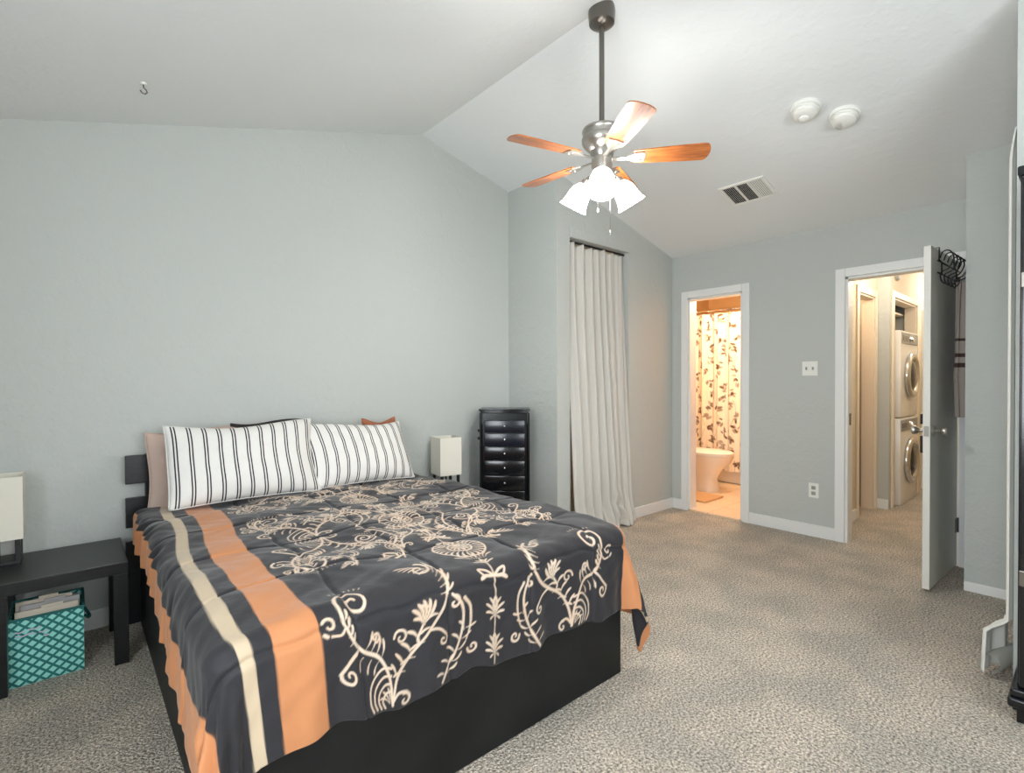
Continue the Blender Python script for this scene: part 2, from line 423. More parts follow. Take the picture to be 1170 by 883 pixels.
# toilet
def toilet():
    r = thing('toilet', 'white toilet with closed lid in front of the floral curtain', 'toilet', (5.42, 2.93, .012), 0)
    # bowl front points to -Y, tank at +Y
    def ell(cx, cy, rx, ry, z, n=36, sq=2.3):
        P = []
        for i in range(n):
            a = 2*PI*i/n; c, s = math.cos(a), math.sin(a)
            P.append((cx+rx*abs(c)**(2/sq)*math.copysign(1, c), cy+ry*abs(s)**(2/sq)*math.copysign(1, s), z))
        return P
    def loft(rings, cap=True):
        b = bmesh.new(); R = [[b.verts.new(p) for p in q] for q in rings]; n = len(R[0])
        for A, B in zip(R, R[1:]):
            for i in range(n): b.faces.new((A[i], A[(i+1) % n], B[(i+1) % n], B[i]))
        if cap: b.faces.new(R[0][::-1]); b.faces.new(R[-1])
        bmesh.ops.recalc_face_normals(b, faces=b.faces[:])
        mb = MB(); mb._add(b); return mb
    loft([ell(0, .08, .125, .24, 0), ell(0, .08, .12, .23, .04), ell(0, .07, .105, .20, .14), ell(0, .04, .12, .22, .23), ell(0, -.0, .17, .27, .32), ell(0, -.02, .185, .285, .38), ell(0, -.02, .187, .287, .40)]).build('bowl', M['porcelain'], r, auto=50)
    loft([ell(0, -.02, .19, .29, .402), ell(0, -.02, .194, .294, .41), ell(0, -.02, .192, .292, .422)]).build('seat', M['plastic'], r, auto=50)
    loft([ell(0, -.02, .186, .286, .424), ell(0, -.02, .19, .29, .435), ell(0, -.02, .17, .27, .45)]).build('lid', M['plastic'], r, auto=50)
    MB().box(-.22, .22, .29, .48, .40, .76, .025).build('tank', M['porcelain'], r, auto=50)
    MB().box(-.235, .235, .28, .49, .76, .80, .012).build('tank_lid', M['porcelain'], r, auto=50)
toilet()
mt = MB().box(-.19, .19, -.3, .3, 0, .02, .008)
tag(mt.build('bath_mat', mat('tan_bath_mat', srgb(196, 160, 118), .95)), 'tan bath mat on the tiles beside the toilet base', 'bath mat').location = (5.0, 2.9, .012)

# ------------------------------------------------------------------ hall
HX = XA+.115
HY = 1.44
hl = MB()
hl.box(HX, 5.36, HY, HY+.1, 0, 2.44).box(5.36, 5.86, HY, HY+.1, 2.04, 2.44).box(5.86, 5.95, HY, HY+.1, 0, 2.44)
hl.build('wall_hall_left', M['hallwall'], kind=S)
box_obj('wall_hall_return', (5.93, 6.03, 1.335, 1.985, 0, 2.44), M['wall'], kind=S)
CX0, CX1, CY = 6.06, 7.0, 1.335
cw = MB(); cw.box(6.03, CX0, CY, CY+.1, 0, 2.44).box(CX0, CX1, CY, CY+.1, 2.05, 2.44).box(CX1, 8.4, CY, CY+.1, 0, 2.44)
cw.build('wall_hall_closet', M['hallwall'], kind=S)
box_obj('wall_hall_closet_right', (7.1, 7.2, CY+.1, 1.985, 0, 2.44), M['wall'], kind=S)
box_obj('wall_hall_end', (8.2, 8.3, .2, 2.2, 0, 2.44), M['hallwall'], kind=S)
box_obj('wall_hall_right', (HX, 8.3, .35, .45, 0, 2.44), M['hallwall'], kind=S)
box_obj('ceiling_hall', (HX, 8.3, .35, 2.3, 2.44, 2.5), M['ceiling'], kind=S)
box_obj('wall_side_room_left', (5.2, 5.3, HY+.1, 1.62, 0, 2.44), M['hallwall'], kind=S)
def hall_casing(name, x0, x1, y, top, m, w=.06):
    c = MB()
    c.box(x0-w, x0, y-.016, y, 0, top+w, .004).box(x1, x1+w, y-.016, y, 0, top+w, .004).box(x0, x1, y-.016, y, top, top+w, .004)
    c.box(x0-.001, x0+.016, y, y+.1, 0, top, .002).box(x1-.016, x1+.001, y, y+.1, 0, top, .002).box(x0, x1, y, y+.1, top-.016, top, .002)
    return c.build(name, m, kind=S)
hall_casing('trim_3', 5.36, 5.86, HY, 2.04, M['warmtrim'])
hall_casing('trim_4', CX0, CX1, CY, 2.05, M['warmtrim'])
base('baseboard_hall_left', (HX, 5.30, HY-.014, HY, 0, .095))
base('baseboard_hall_return', (5.918, 5.93, 1.335, HY, 0, .095))
base('baseboard_hall_end', (8.188, 8.2, .45, CY, 0, .095))
d3 = box_obj('door_3', (7.25, 7.95, CY-.03, CY, 0.01, 2.03), M['door'], bev=.004, kind=S)
box_obj('door_panel', (7.35, 7.85, CY-.036, CY-.03, 1.1, 1.9), M['door'], d3, .003)
box_obj('door_panel', (7.35, 7.85, CY-.036, CY-.03, .2, .95), M['door'], d3, .003)
# partly open door leaf of the side room
dl = box_obj('door_2', (5.40, 5.435, HY+.1, 1.61, .01, 2.02), M['warmtrim'], bev=.003, kind=S)
point('hall_ceiling_light', (5.5, .95, 2.25), HALL_W, (1.0, .86, .70), .1)
point('hall_far_light', (7.3, .85, 2.25), HALL_W*.9, (1.0, .93, .84), .1)
point('side_room_light', (5.62, 1.80, 2.1), SIDE_ROOM_W*.6, (1.0, .75, .48), .03)
# laundry pair
def machine(name, label, z, ctl_top):
    r = thing(name, label, 'washing machine' if name == 'washing_machine' else 'tumble dryer', (6.52, 1.615, z))
    MB().box(-.34, .34, -.32, .32, .0, .865, .018).build('cabinet', M['enamel'], r, auto=40)
    rot = Matrix.Translation((0, -.322, .42)) @ Matrix.Rotation(PI/2, 4, 'X')
    d = MB().lathe([(.165, 0), (.225, .0), (.235, .012), (.232, .03), (.215, .044), (.19, .046), (.172, .03), (.165, .02)], 48, rot).build('door_ring', M['chrome'], r, auto=50)
    MB().lathe([(0, .052), (.06, .05), (.12, .04), (.168, .02), (.165, .0)], 48, rot).build('door_glass', M['darkglass'], d, auto=50)
    MB().box(-.33, .33, -.326, -.318, .735, .845, .003).build('control_panel', M['plasticgrey'], r)
    MB().lathe([(0, .03), (.028, .03), (.032, .004), (.034, 0)], 24, Matrix.Translation((0, -.325, .79)) @ Matrix.Rotation(PI/2, 4, 'X')).build('dial', M['chrome'], r, auto=50)
    box_obj('display', (-.30, -.14, -.329, -.325, .765, .815), M['darkglass'], r, .001)
machine('washing_machine', 'white front-loading machine at the bottom of the laundry stack', 0.0, True)
machine('tumble_dryer', 'white front-loading machine stacked on top in the laundry closet', .872, True)
sh = MB().box(6.04, 7.02, 1.45, 2.1, 1.95, 1.97, .002)
tag(sh.build('closet_shelf', M['warmtrim']), 'pale shelf above the stacked laundry machines', 'shelf')
ch = MB().lathe([(0, 0), (.05, 0), (.05, .02), (.038, .032), (0, .034)], 28, Matrix.Translation((6.15, CY, 2.27)) @ Matrix.Rotation(PI/2, 4, 'X'))
tag(ch.build('door_chime', M['plasticgrey'], auto=40), 'small round grey device on hall wall above laundry closet', 'door chime')

# ------------------------------------------------------------------ bedroom door with hooks and towel
def bedroom_door():
    Hx, Hy = 4.455, .628; Tx, Ty = 3.792, .655
    ang = math.atan2(Ty-Hy, Tx-Hx); W = math.hypot(Tx-Hx, Ty-Hy)
    r = bpy.data.objects.new('door_1', None); COL.objects.link(r); r.location = (Hx, Hy, .015); r.rotation_euler = (0, 0, ang); r['kind'] = S
    # local: x from hinge to free edge, y: -y side faces +Y world (far), +y side faces -Y world (camera)
    MB().box(0, W, -.035, 0, 0, 2.015, .003).build('door_leaf', M['door'], r)
    for z in (.22, 1.02, 1.82):
        h = MB().box(-.004, .05, .0, .003, z, z+.09, .001); h.tube([(-.006, .004, z-.003), (-.006, .004, z+.093)], .007, 10)
        h.build('hinge', M['darknickel'], r)
    def knob(sy, y0):
        rot = Matrix.Translation((W-.06, y0, .93)) @ Matrix.Rotation(-sy*PI/2, 4, 'X')
        return MB().lathe([(0, 0), (.032, 0), (.032, .004), (.026, .009), (.011, .012), (.011, .03), (.02, .038), (.028, .05), (.027, .062), (.016, .068), (0, .069)], 28, rot)
    knob(1, 0).build('door_knob', M['nickel'], r, auto=50)
    knob(-1, -.035).build('door_knob', M['nickel'], r, auto=50)
    box_obj('latch_plate', (W-.001, W+.002, -.029, -.006, .90, .96), M['nickel'], r, .0005)
    box_obj('lock_plate', (W-.075, W-.01, -.050, -.035, .80, .90), M['blackmetal'], r, .002)
    box_obj('lock_plate', (W-.075, W-.01, -.050, -.035, .97, 1.03), M['blackmetal'], r, .002)
    return r, ang, W
door1, DANG, DW = bedroom_door()
def hook_rack():
    r = thing('over_door_rack', 'black wire hook rack hung over the top of the open bedroom door', 'hook rack', (4.455, .628, .015), DANG)
    b = MB()
    for z in (1.93, 1.86): b.tube([(.08, .02, z), (DW-.05, .02, z)], .004, 8)
    for x in (.16, DW-.14):
        b.tube([(x, -.045, 1.97), (x, -.045, 2.022), (x, .008, 2.022), (x, .008, 1.95), (x, .02, 1.93), (x, .02, 1.86)], .004, 8)
    b.build('rack_rail', M['blackmetal'], r, smooth=True)
    for i in range(6):
        x = .12+i*(DW-.22)/5
        pts = [(x, .02, 1.95), (x, .032, 1.985), (x, .058, 1.99), (x, .076, 1.97), (x, .082, 1.93), (x, .06, 1.885), (x, .03, 1.87), (x, .022, 1.85), (x, .03, 1.81), (x, .055, 1.795), (x, .075, 1.815), (x, .078, 1.835)]
        MB().tube(cr(pts, 4), .0036, 8).build('hook', M['blackmetal'], r, smooth=True)
    return r
def cr(P, n=8):
    """Catmull-Rom through points (any dimension)"""
    P = [np.array(p, float) for p in P]; P = [2*P[0]-P[1]] + P + [2*P[-1]-P[-2]]; out = []
    for i in range(1, len(P)-2):
        for k in range(n):
            t = k/n; a, b, c, d = P[i-1], P[i], P[i+1], P[i+2]
            out.append(tuple(.5*((2*b)+(-a+c)*t+(2*a-5*b+4*c-d)*t*t+(-a+3*b-3*c+d)*t**3)))
    out.append(tuple(P[-2])); return out
hook_rack()
def cloth_strip(name, W, H, folds, depth, m, parent, taper=1.0, pinch=None, thick=.008, seed=1, nx=90, nz=90, fall=0.0):
    rs = random.Random(seed); ph = [rs.uniform(0, 6.28) for _ in range(4)]
    u = np.linspace(0, 1, nx); w = np.linspace(0, 1, nz); U, V = np.meshgrid(u, w)   # V=0 bottom
    width = W*(taper + (1-taper)*V)
    if pinch is not None: width = W*np.interp(V, pinch[0], pinch[1])
    X = (U-.5)*width
    Y = depth*np.sin(U*2*PI*folds+ph[0]+.8*np.sin(V*2+ph[1])) + depth*.35*np.sin(U*2*PI*folds*2.3+ph[2]+V*3) + fall*np.sin(V*PI*1.5+ph[3])
    Zc = V*H
    co = np.stack([X, Y, Zc], -1).reshape(-1, 3)
    me = grid_mesh(name, co, nx, nz)
    o = link(name, me, m, parent, smooth=True)
    md = o.modifiers.new('thickness', 'SOLIDIFY'); md.thickness = thick; md.offset = 0
    return o
def towel():
    m = mat('taupe_towel', srgb(150, 138, 130), .95); nt = m.node_tree; b = nt.nodes['Principled BSDF']
    co = coord(m); sx = nt.nodes.new('ShaderNodeSeparateXYZ'); nt.links.new(co, sx.inputs[0])
    r = nt.nodes.new('ShaderNodeValToRGB'); r.color_ramp.interpolation = 'CONSTANT'; e = r.color_ramp.elements
    base_c = (*srgb(158, 146, 138), 1); dk = (*srgb(70, 52, 48), 1)
    e[0].position = 0; e[0].color = base_c; e[1].position = .30; e[1].color = dk
    for p, c in ((.325, base_c), (.36, dk), (.385, base_c), (.46, dk), (.475, base_c)):
        q = r.color_ramp.elements.new(p); q.color = c
    nt.links.new(sx.outputs['Z'], r.inputs[0]); nt.links.new(r.outputs[0], b.inputs['Base Color'])
    o = cloth_strip('hanging_towel', .20, .82, 2.4, .018, m, None, pinch=((0, .12, .3, .45, 1), (.35, .55, 1.0, .7, .45)), seed=5, thick=.012)
    o.location = (4.115, .560, 1.02); o.rotation_euler = (0, 0, DANG)
    tag(o, 'taupe towel with dark stripes hanging from the hook rack on the door', 'towel')
    m2 = mat('dark_grey_robe_cloth', srgb(88, 82, 78), .95); add_noise_bump(m2, 120, .002, .4)
    o = cloth_strip('hanging_robe', .17, .66, 2.2, .014, m2, None, pinch=((0, .5, 1), (.5, 1.0, .5)), seed=9, thick=.012)
    o.location = (4.325, .55, 1.2); o.rotation_euler = (0, 0, DANG)
    tag(o, 'dark grey garment hanging behind the striped towel, nearest the door hinge', 'garment')
towel()

# ------------------------------------------------------------------ wall plates, detectors, vent, hook
sw = thing('light_switch', 'white double light switch plate on wall between the doorways', 'light switch', (XA, 1.53, 1.34), PI/2)
MB().box(-.057, .057, 0, .006, -.057, .057, .003).build('plate', M['plastic'], sw)
for k, x in enumerate((-.024, .024)):
    MB().box(x-.006, x+.006, .006, .016, -.012, .012, .002).build('toggle', M['plasticgrey'], sw)
ol = thing('power_outlet', 'white power outlet low on the wall right of bath doorway', 'outlet', (XA, 1.50, .367), PI/2)
MB().box(-.036, .036, 0, .006, -.058, .058, .003).build('plate', M['plastic'], ol)
for z in (-.022, .022): MB().box(-.015, .015, .006, .009, z-.014, z+.014, .003).build('socket', M['plasticgrey'], ol)

def detector(label, x, y, hole):
    nrm = Vector((SR, 0, 1)).normalized()
    r = thing('smoke_detector', label, 'smoke detector', (x, y, ceil(x)), 0, None)
    r.rotation_euler = (0, math.atan(SR)+PI, 0)
    MB().lathe([(0, 0), (.078, 0), (.078, .010), (.072, .016), (0, .016)], 40).build('mounting_base', M['plastic'], r, auto=40)
    MB().lathe([(.062, .016), (.066, .018), (.066, .030), (.056, .034), (.056, .038), (.060, .040), (.058, .048), (.044, .056), (0, .058)], 40).build('cover', M['plastic'], r, auto=35)
    if hole:
        for k in range(4):
            t = MB(); rr = .018+.009*k
            t.tube([(rr*math.cos(a)-.012, rr*math.sin(a), .0572-.0008*k) for a in np.linspace(.3, 2.4, 10)], .0016, 6)
            t.build('sound_slot', M['plasticgrey'], r)
    else:
        MB().lathe([(0, .066), (.022, .065), (.028, .060), (.030, .052)], 28, Matrix.Translation((-.014, .01, 0))).build('sensor_dome', M['plastic'], r, auto=50)
detector('left white smoke detector with a round dome on the ceiling', 3.158, 1.104, False)
detector('right white smoke detector with slotted face on the ceiling', 3.319, .96, True)

def vent():
    r = thing('ceiling_vent', 'white rectangular three-section vent grille on sloped ceiling', 'vent', (3.76, 1.703, ceil(3.76)))
    r.rotation_euler = (0, math.atan(SR), 0)
    # frame .27 x (along slope) .. lies below the ceiling
    L, W = .135, .165
    f = MB(); t = .022
    f.box(-L, L, -W, -W+t, -.010, 0, .003).box(-L, L, W-t, W, -.010, 0, .003).box(-L, -L+t, -W+t, W-t, -.010, 0, .003).box(L-t, L, -W+t, W-t, -.010, 0, .003)
    for y in (-.045, .045): f.box(-L+t, L-t, y-.006, y+.006, -.010, 0, .001)
    f.build('frame', M['plastic'], r)
    box_obj('backing', (-L+t, L-t, -W+t, W-t, -.0015, 0), M['dark'], r)
    for (y0, y1, ang) in ((-.143, -.051, -45), (-.039, .039, 0), (.051, .143, 45)):
        s = MB(); n = 7
        for k in range(n):
            y = y0+(k+.5)*(y1-y0)/n
            s.box(-L+t, L-t, -.0045, .0045, -.0006, .0006, 0, 2, Matrix.Translation((0, y, -.0055)) @ Matrix.Rotation(math.radians(ang if ang else 50), 4, 'X'))
        s.build('louvre', M['plastic'], r)
vent()
hk = thing('ceiling_hook', 'small white swag hook screwed into the ceiling above bed', 'hook', (.263, 2.858, ceil(.263)))
MB().lathe([(0, 0), (.014, 0), (.012, -.006), (.005, -.008), (0, -.008)], 20).build('hook_base', M['plastic'], hk, auto=40)
MB().tube([(0, 0, -.006), (0, 0, -.02), (.01, 0, -.028), (.014, 0, -.038), (.006, 0, -.048), (-.006, 0, -.046), (-.012, 0, -.036)], .0028, 8).build('hook_wire', M['darknickel'], hk, smooth=True)

# ------------------------------------------------------------------ ceiling fan
def fan():
    cx, cy = 2.0, 1.627; top = HR; hb = 2.33
    r = thing('ceiling_fan', 'brushed nickel ceiling fan with five wooden blades and three lit shades', 'ceiling fan', (cx, cy, top))
    z = lambda h: h-top
    MB().lathe([(0, z(3.10)), (.062, z(3.10)), (.066, z(3.06)), (.062, z(3.01)), (.05, z(3.0)), (.02, z(2.99)), (0, z(2.99))], 36).build('canopy', M['darknickel'], r, auto=35)
    MB().lathe([(0, z(3.0)), (.013, z(3.0)), (.013, z(2.50)), (0, z(2.50))], 20).build('downrod', M['darknickel'], r, auto=35)
    MB().lathe([(0, z(2.53)), (.022, z(2.525)), (.026, z(2.50)), (.075, z(2.497)), (.094, z(2.490)), (.098, z(2.478)), (.094, z(2.470)), (.094, z(2.448)), (.099, z(2.444)), (.099, z(2.428)), (.092, z(2.412)), (.074, z(2.392)), (.058, z(2.382)), (.056, z(2.36)), (.05, z(2.35)), (0, z(2.35))], 48).build('motor_housing', M['nickel'], r, auto=35)
    MB().lathe([(0, z(2.35)), (.05, z(2.35)), (.052, z(2.31)), (.046, z(2.285)), (.05, z(2.28)), (.05, z(2.265)), (.035, z(2.245)), (.012, z(2.235)), (.010, z(2.22)), (0, z(2.218))], 36).build('light_fitter', M['nickel'], r, auto=35)
    for k in range(5):
        a = math.radians(22+72*k)
        base_m = Matrix.Rotation(a, 4, 'Z') @ Matrix.Translation((0, 0, z(hb)+.012))
        # bracket
        b = MB()
        b.prism([(.05, -.014), (.12, -.012), (.16, -.034), (.205, -.036), (.21, 0), (.205, .036), (.16, .034), (.12, .012), (.05, .014)], 'z', -.003, .003, base_m @ Matrix.Rotation(math.radians(-12), 4, 'X'), .001)
        for yy in (-.018, .018):
            b.lathe([(0, -.006), (.005, -.006), (.006, -.003), (.006, 0)], 10, base_m @ Matrix.Rotation(math.radians(-12), 4, 'X') @ Matrix.Translation((.185, yy, -.001)))
        b.build('blade_bracket', M['nickel'], r)
        P = [(.15, -.044), (.20, -.052), (.40, -.062), (.485, -.063)]
        P += [(.485+.025*math.sin(t)**.7 if False else .485+.027*math.cos(t), .063*math.sin(t)) for t in np.linspace(-PI/2, PI/2, 9)[1:-1]]
        P += [(.485, .063), (.40, .062), (.20, .052), (.15, .044)]
        o = MB().prism(P, 'z', 0.003, .0085, None, .0012).build('fan_blade', M['wood'], r)
        o.matrix_local = base_m @ Matrix.Rotation(math.radians(-12), 4, 'X')
    # three light arms and bell shades
    for k in range(3):
        a = math.radians(SHADE_AZ + 120*k)
        d = Vector((math.cos(a), math.sin(a), 0))
        p0 = Vector((0, 0, z(2.268))) + d*.04; p1 = p0 + d*.035 + Vector((0, 0, .006)); p2 = p1 + d*.02 - Vector((0, 0, .02))
        arm = MB().tube([p0, p1, p1*.5+p2*.5+d*.006+Vector((0, 0, .002)), p2], .008, 10)
        ao = arm.build('light_arm', M['nickel'], r, smooth=True)
        tilt = math.radians(34)
        q = Matrix.Translation(p2) @ Matrix.Rotation(a, 4, 'Z') @ Matrix.Rotation(-tilt, 4, 'Y')
        MB().lathe([(0, .012), (.018, .012), (.021, 0), (.021, -.016), (.016, -.018), (0, -.018)], 24, q).build('socket_cup', M['nickel'], ao, auto=40)
        MB().lathe([(.020, -.010), (.034, -.022), (.048, -.045), (.055, -.070), (.058, -.095), (.063, -.118), (.073, -.138), (.071, -.138), (.061, -.117), (.055, -.094), (.051, -.069), (.044, -.045), (.022, -.022)], 40, q).build('glass_shade', M['glowshade'], r, smooth=True)
        MB().lathe([(0, -.02), (.012, -.022), (.013, -.045), (.024, -.062), (.026, -.078), (.018, -.094), (0, -.10)], 20, q).build('light_bulb', M['bulb'], ao, smooth=True)
    for (x, y, l) in ((.02, -.035, .27), (-.045, -.012, .17)):
        c = MB().tube([(x, y, z(2.262)), (x, y, z(2.262)-l)], .0013, 6)
        c.lathe([(0, 0), (.003, -.002), (.0045, -.02), (.003, -.03), (0, -.031)], 10, Matrix.Translation((x, y, z(2.262)-l)))
        c.build('pull_chain', M['nickel'], r, smooth=True)
SHADE_AZ = -141.0
fan()

# ------------------------------------------------------------------ closet curtain
def closet_curtain():
    r = thing('closet_curtain', 'long pale grey curtain hanging in the closet opening', 'curtain', (0, 0, 0))
    nx, nz = 260, 200
    U, V = np.meshgrid(np.linspace(0, 1, nx), np.linspace(0, 1, nz))   # V=0 floor
    top = 2.365
    x0 = 3.012 + 0*V; x1 = 3.752 - .0*V
    X0 = 3.02 + .015*np.sin(V*5) ; X1 = 3.75 + 0*V
    X = X0+(X1-X0)*U
    ph = U*2*PI*7.5 + .9*np.sin(U*9+V*1.3) + .35*np.sin(V*4)
    amp = .026*(.75+.5*(1-V))
    lean = .0 + .10*np.clip(1-V, 0, 1)**1.5
    Y = YC+.045 + amp*np.sin(ph) + .008*np.sin(ph*2.1+1) - lean
    # right side swings outward below, gathered wedge like the photo
    Y -= .03*np.exp(-((U-.62)/.12)**2)*(1-V)
    # crumpled hem on the floor
    hem = np.clip((.10-V)/.10, 0, 1)
    Y -= hem*.04*(1+np.sin(U*17)*.6)
    X -= hem*.02*np.sin(U*23)
    Zc = .004 + V*(top-.004) + hem*.012*np.abs(np.sin(U*29))
    cr_ = np.exp(-((U-.70)/.10)**2-((V-.075)/.05)**2)
    Y += cr_*.05*np.sin(U*60+V*90)*.6
    Zc -= 0
    # scalloped heading between hangers
    hd = np.clip((V-.975)/.025, 0, 1)
    Zc -= hd*.02*(.5+.5*np.cos(U*2*PI*5.5+.6))
    me = grid_mesh('curtain_panel', np.stack([X, Y, Zc], -1).reshape(-1, 3), nx, nz)
    o = link('curtain_panel', me, M['curtain'], r, smooth=True)
    md = o.modifiers.new('thickness', 'SOLIDIFY'); md.thickness = .003; md.offset = 0
    MB().tube([(3.0, YC+.05, 2.372), (3.767, YC+.05, 2.372)], .008, 10).build('tension_rod', M['blackmetal'], r, smooth=True)
closet_curtain()
box_obj('wall_closet_inner_back', (XD+.1, 4.5, YB-.03, YB+.01, 0, 2.6), M['wall'], kind=S)

# ------------------------------------------------------------------ bed frame
BX0, BX1, BY0, BY1 = .262, 1.765, 1.338, 3.26
bed = thing('bed_frame', 'black wooden platform bed with slatted headboard and deep side panels', 'bed', (0, 0, 0))
MB().box(BX0, BX0+.022, BY0+.022, BY1, .004, .385, .002).build('side_rail', M['bedblack'], bed)
MB().box(BX1-.022, BX1, BY0+.022, BY1, .004, .385, .002).build('side_rail', M['bedblack'], bed)
MB().box(BX0, BX1, BY0, BY0+.022, .004, .385, .002).build('foot_board', M['bedblack'], bed)
MB().box(BX0+.022, BX1-.022, BY0+.022, BY1, .33, .36, .002).build('slat_deck', M['blackwood'], bed)
for x in (.29, 1.69): MB().box(x, x+.04, 3.28, 3.318, .004, .872, .002).build('headboard_post', M['blackwood'], bed)
for (z0, z1) in ((.725, .872), (.50, .655), (.004, .43)):
    MB().box(.205, 1.775, 3.262, 3.28, z0, z1, .003).build('headboard_slat', M['blackwood'], bed)
box = MB().box(BX0+.03, BX1-.035, BY0+.05, 3.24, .362, .60, .05, 4).build('mattress', M['mattress'], auto=40)
tag(box, 'thick mattress under the patterned comforter on the black bed', 'mattress')

# ------------------------------------------------------------------ comforter
def comforter():
    XLt, XRt, YF, R = .300, 1.735, 1.385, .075
    zt = .640
    d0, d1 = .345, .385
    S0 = 1.09
    ns, nq = 600, 660
    Yhead = 3.13
    s = np.linspace(-S0, S0, ns)
    Q = Yhead-YF+.36
    qv = np.linspace(0, Q, nq)
    Sg, Qg = np.meshgrid(s, qv)
    # flat coordinates
    hemd = d0 + (d1-d0)*np.clip((Sg+.7)/1.4, 0, 1) + .010*np.sin(Sg*13) + .005*np.sin(Sg*37+1)
    hemd = hemd + .05*np.clip((-Sg-.8)/.2, 0, 1)
    yflat = (YF-hemd) + Qg/Q*(Yhead-(YF-hemd))
    xflat = 1.062 + .088*(yflat-1.33)/1.6 + Sg*(1+np.where(Sg < 0, .13*np.clip((2.2-yflat)/.9, 0, 1)*np.clip((-Sg-.82)/.2, 0, 1) - .04*np.clip((yflat-1.55)/.3, 0, 1)*np.clip((-Sg-.82)/.2, 0, 1), 0))
    xflat = xflat + .012*np.sin(yflat*7)*np.clip(Sg, -1, 1)
    wl_ = np.clip((-Sg-.35)/.2, 0, 1)
    xflat = xflat + wl_*(.022*np.clip((1.75-yflat)/.4, 0, 1) + .05*np.clip((YF-yflat)/.33, 0, 1.3))
    xflat = xflat + .07*np.clip((-Sg-.74)/.2, 0, 1)*np.clip((YF+.12-yflat)/.35, 0, 1)
    wr_ = np.clip((Sg-.78)/.28, 0, 1)*np.clip((YF+.15-yflat)/.3, 0, 1)
    xflat = xflat + wr_*.04
    yflat = yflat - wr_*.02
    dx = np.maximum(XLt-xflat, 0)+np.maximum(xflat-XRt, 0); dy = np.maximum(YF-yflat, 0)
    sx = np.where(xflat < XLt, -1.0, 1.0)
    r = np.hypot(dx, dy); rr = np.maximum(r, 1e-6)
    phi = np.arctan2(dy, np.maximum(dx, 1e-9))
    corner = (dx > 0) & (dy > 0)
    cornf = np.where(corner, np.sin(2*phi)**2, 0)
    q1 = R*PI/2
    th = np.minimum(r, q1)/R
    over = np.maximum(r-q1, 0)
    side = (dy <= 0)
    flare = .03+np.where(sx > 0, .13*cornf+.20*np.where(corner, np.sin(4*phi)**2, 0), .08*cornf)
    # gathered ripples on the left drop
    left = np.clip((-Sg-.835)/.09, 0, 1)*(yflat > YF-.1)*(.55+.45*np.sin(yflat*9+1)*np.sin(yflat*23))
    rip = left*(.011*np.sin(yflat*47+3*np.sin(yflat*5)+Sg*9) + .006*np.sin(yflat*83+Sg*14))*np.clip((yflat-1.45)/.3, 0, 1)
    off = R*np.sin(th)+over*flare + rip
    drop = R*(1-np.cos(th)) + over*np.sqrt(1-np.minimum(flare, .9)**2)
    # folds on the foot drop and corner
    along = np.where(dy > 0, xflat, 0)
    fold = np.clip(over/.2, 0, 1)
    off = off + fold*np.where(dy > 0, (.006*np.sin(along*17+.5)+.006*np.sin(along*31+1.5)+.004*np.sin(along*57))*np.clip(1.2-cornf, 0, 1), 0)
    off = off + fold*cornf*.012*np.sin(phi*14)
    cxp = np.clip(xflat, XLt, XRt); cyp = np.maximum(yflat, YF)
    ux = np.where(r > 0, sx*dx/rr, 0); uy = np.where(r > 0, -dy/rr, 0)
    X = cxp+ux*off; Y = cyp+uy*off
    Z = zt-drop
    # right rear corner etc: puffy top
    topm = np.clip(1-r/.12, 0, 1)
    Z += topm*(.010*np.sin(xflat*5.1+yflat*3)*np.sin(yflat*4.3+1) + .004*np.sin(xflat*17+yflat*9) + .004*np.sin(yflat*23-xflat*8))
    Z -= topm*.02*np.clip((yflat-2.7)/.5, 0, 1)
    # quilting seams
    def groove(a, c, w): return np.exp(-((a-c)/w)**2)
    g = np.zeros_like(Z)
    for c in (.27, .62, 1.0, 1.38, 1.76): g = np.maximum(g, groove(Qg+.012*np.sin(Sg*9+c*5), c, .009)+.2*groove(Qg, c, .05))
    for c in (-.50, -.17, .17, .50, .83): g = np.maximum(g, groove(Sg+.012*np.sin(Qg*8+c*3), c, .009)+.2*groove(Sg, c, .05))
    nxv = ux*np.sin(th); nyv = uy*np.sin(th); nzv = np.cos(th)
    puff = -.007*g + .003*np.sin(Sg*55+2*np.sin(Qg*21))*np.sin(Qg*47)*.5
    X += nxv*puff; Y += nyv*puff; Z += nzv*puff
    Z = np.maximum(Z, .012)
    # ---- print
    A = np.zeros((nq, ns)); ds = s[1]-s[0]; dq = qv[1]-qv[0]
    def dab(x, y, rad):
        i0 = int((x-rad-.003+S0)/ds); i1 = int((x+rad+.003+S0)/ds)+2; j0 = int((y-rad-.003)/dq); j1 = int((y+rad+.003)/dq)+2
        i0 = max(i0, 0); j0 = max(j0, 0); i1 = min(i1, ns); j1 = min(j1, nq)
        if i0 >= i1 or j0 >= j1: return
        dd = np.hypot(Sg[j0:j1, i0:i1]-x, Qg[j0:j1, i0:i1]-y)
        A[j0:j1, i0:i1] = np.maximum(A[j0:j1, i0:i1], np.clip((rad-dd)/.0030+.5, 0, 1))
    def stroke(P, w0, w1=None, n=14):
        C = cr(P, n); w1 = w0 if w1 is None else w1
        L = len(C)
        for i in range(L-1):
            a, b = np.array(C[i]), np.array(C[i+1]); m = max(1, int(np.hypot(*(b-a))/.0028))
            for k in range(m):
                t = (i+k/m)/(L-1); p = a+(b-a)*k/m; yield p[0], p[1], w0+(w1-w0)*t
    def spiral(cx, cy, r0, a0, turns, cw):
        return [(cx+r0*(1-.82*u)*math.cos(a0+cw*u*turns*2*PI), cy+r0*(1-.82*u)*math.sin(a0+cw*u*turns*2*PI)) for u in np.linspace(0, 1, int(10*turns)+3)]
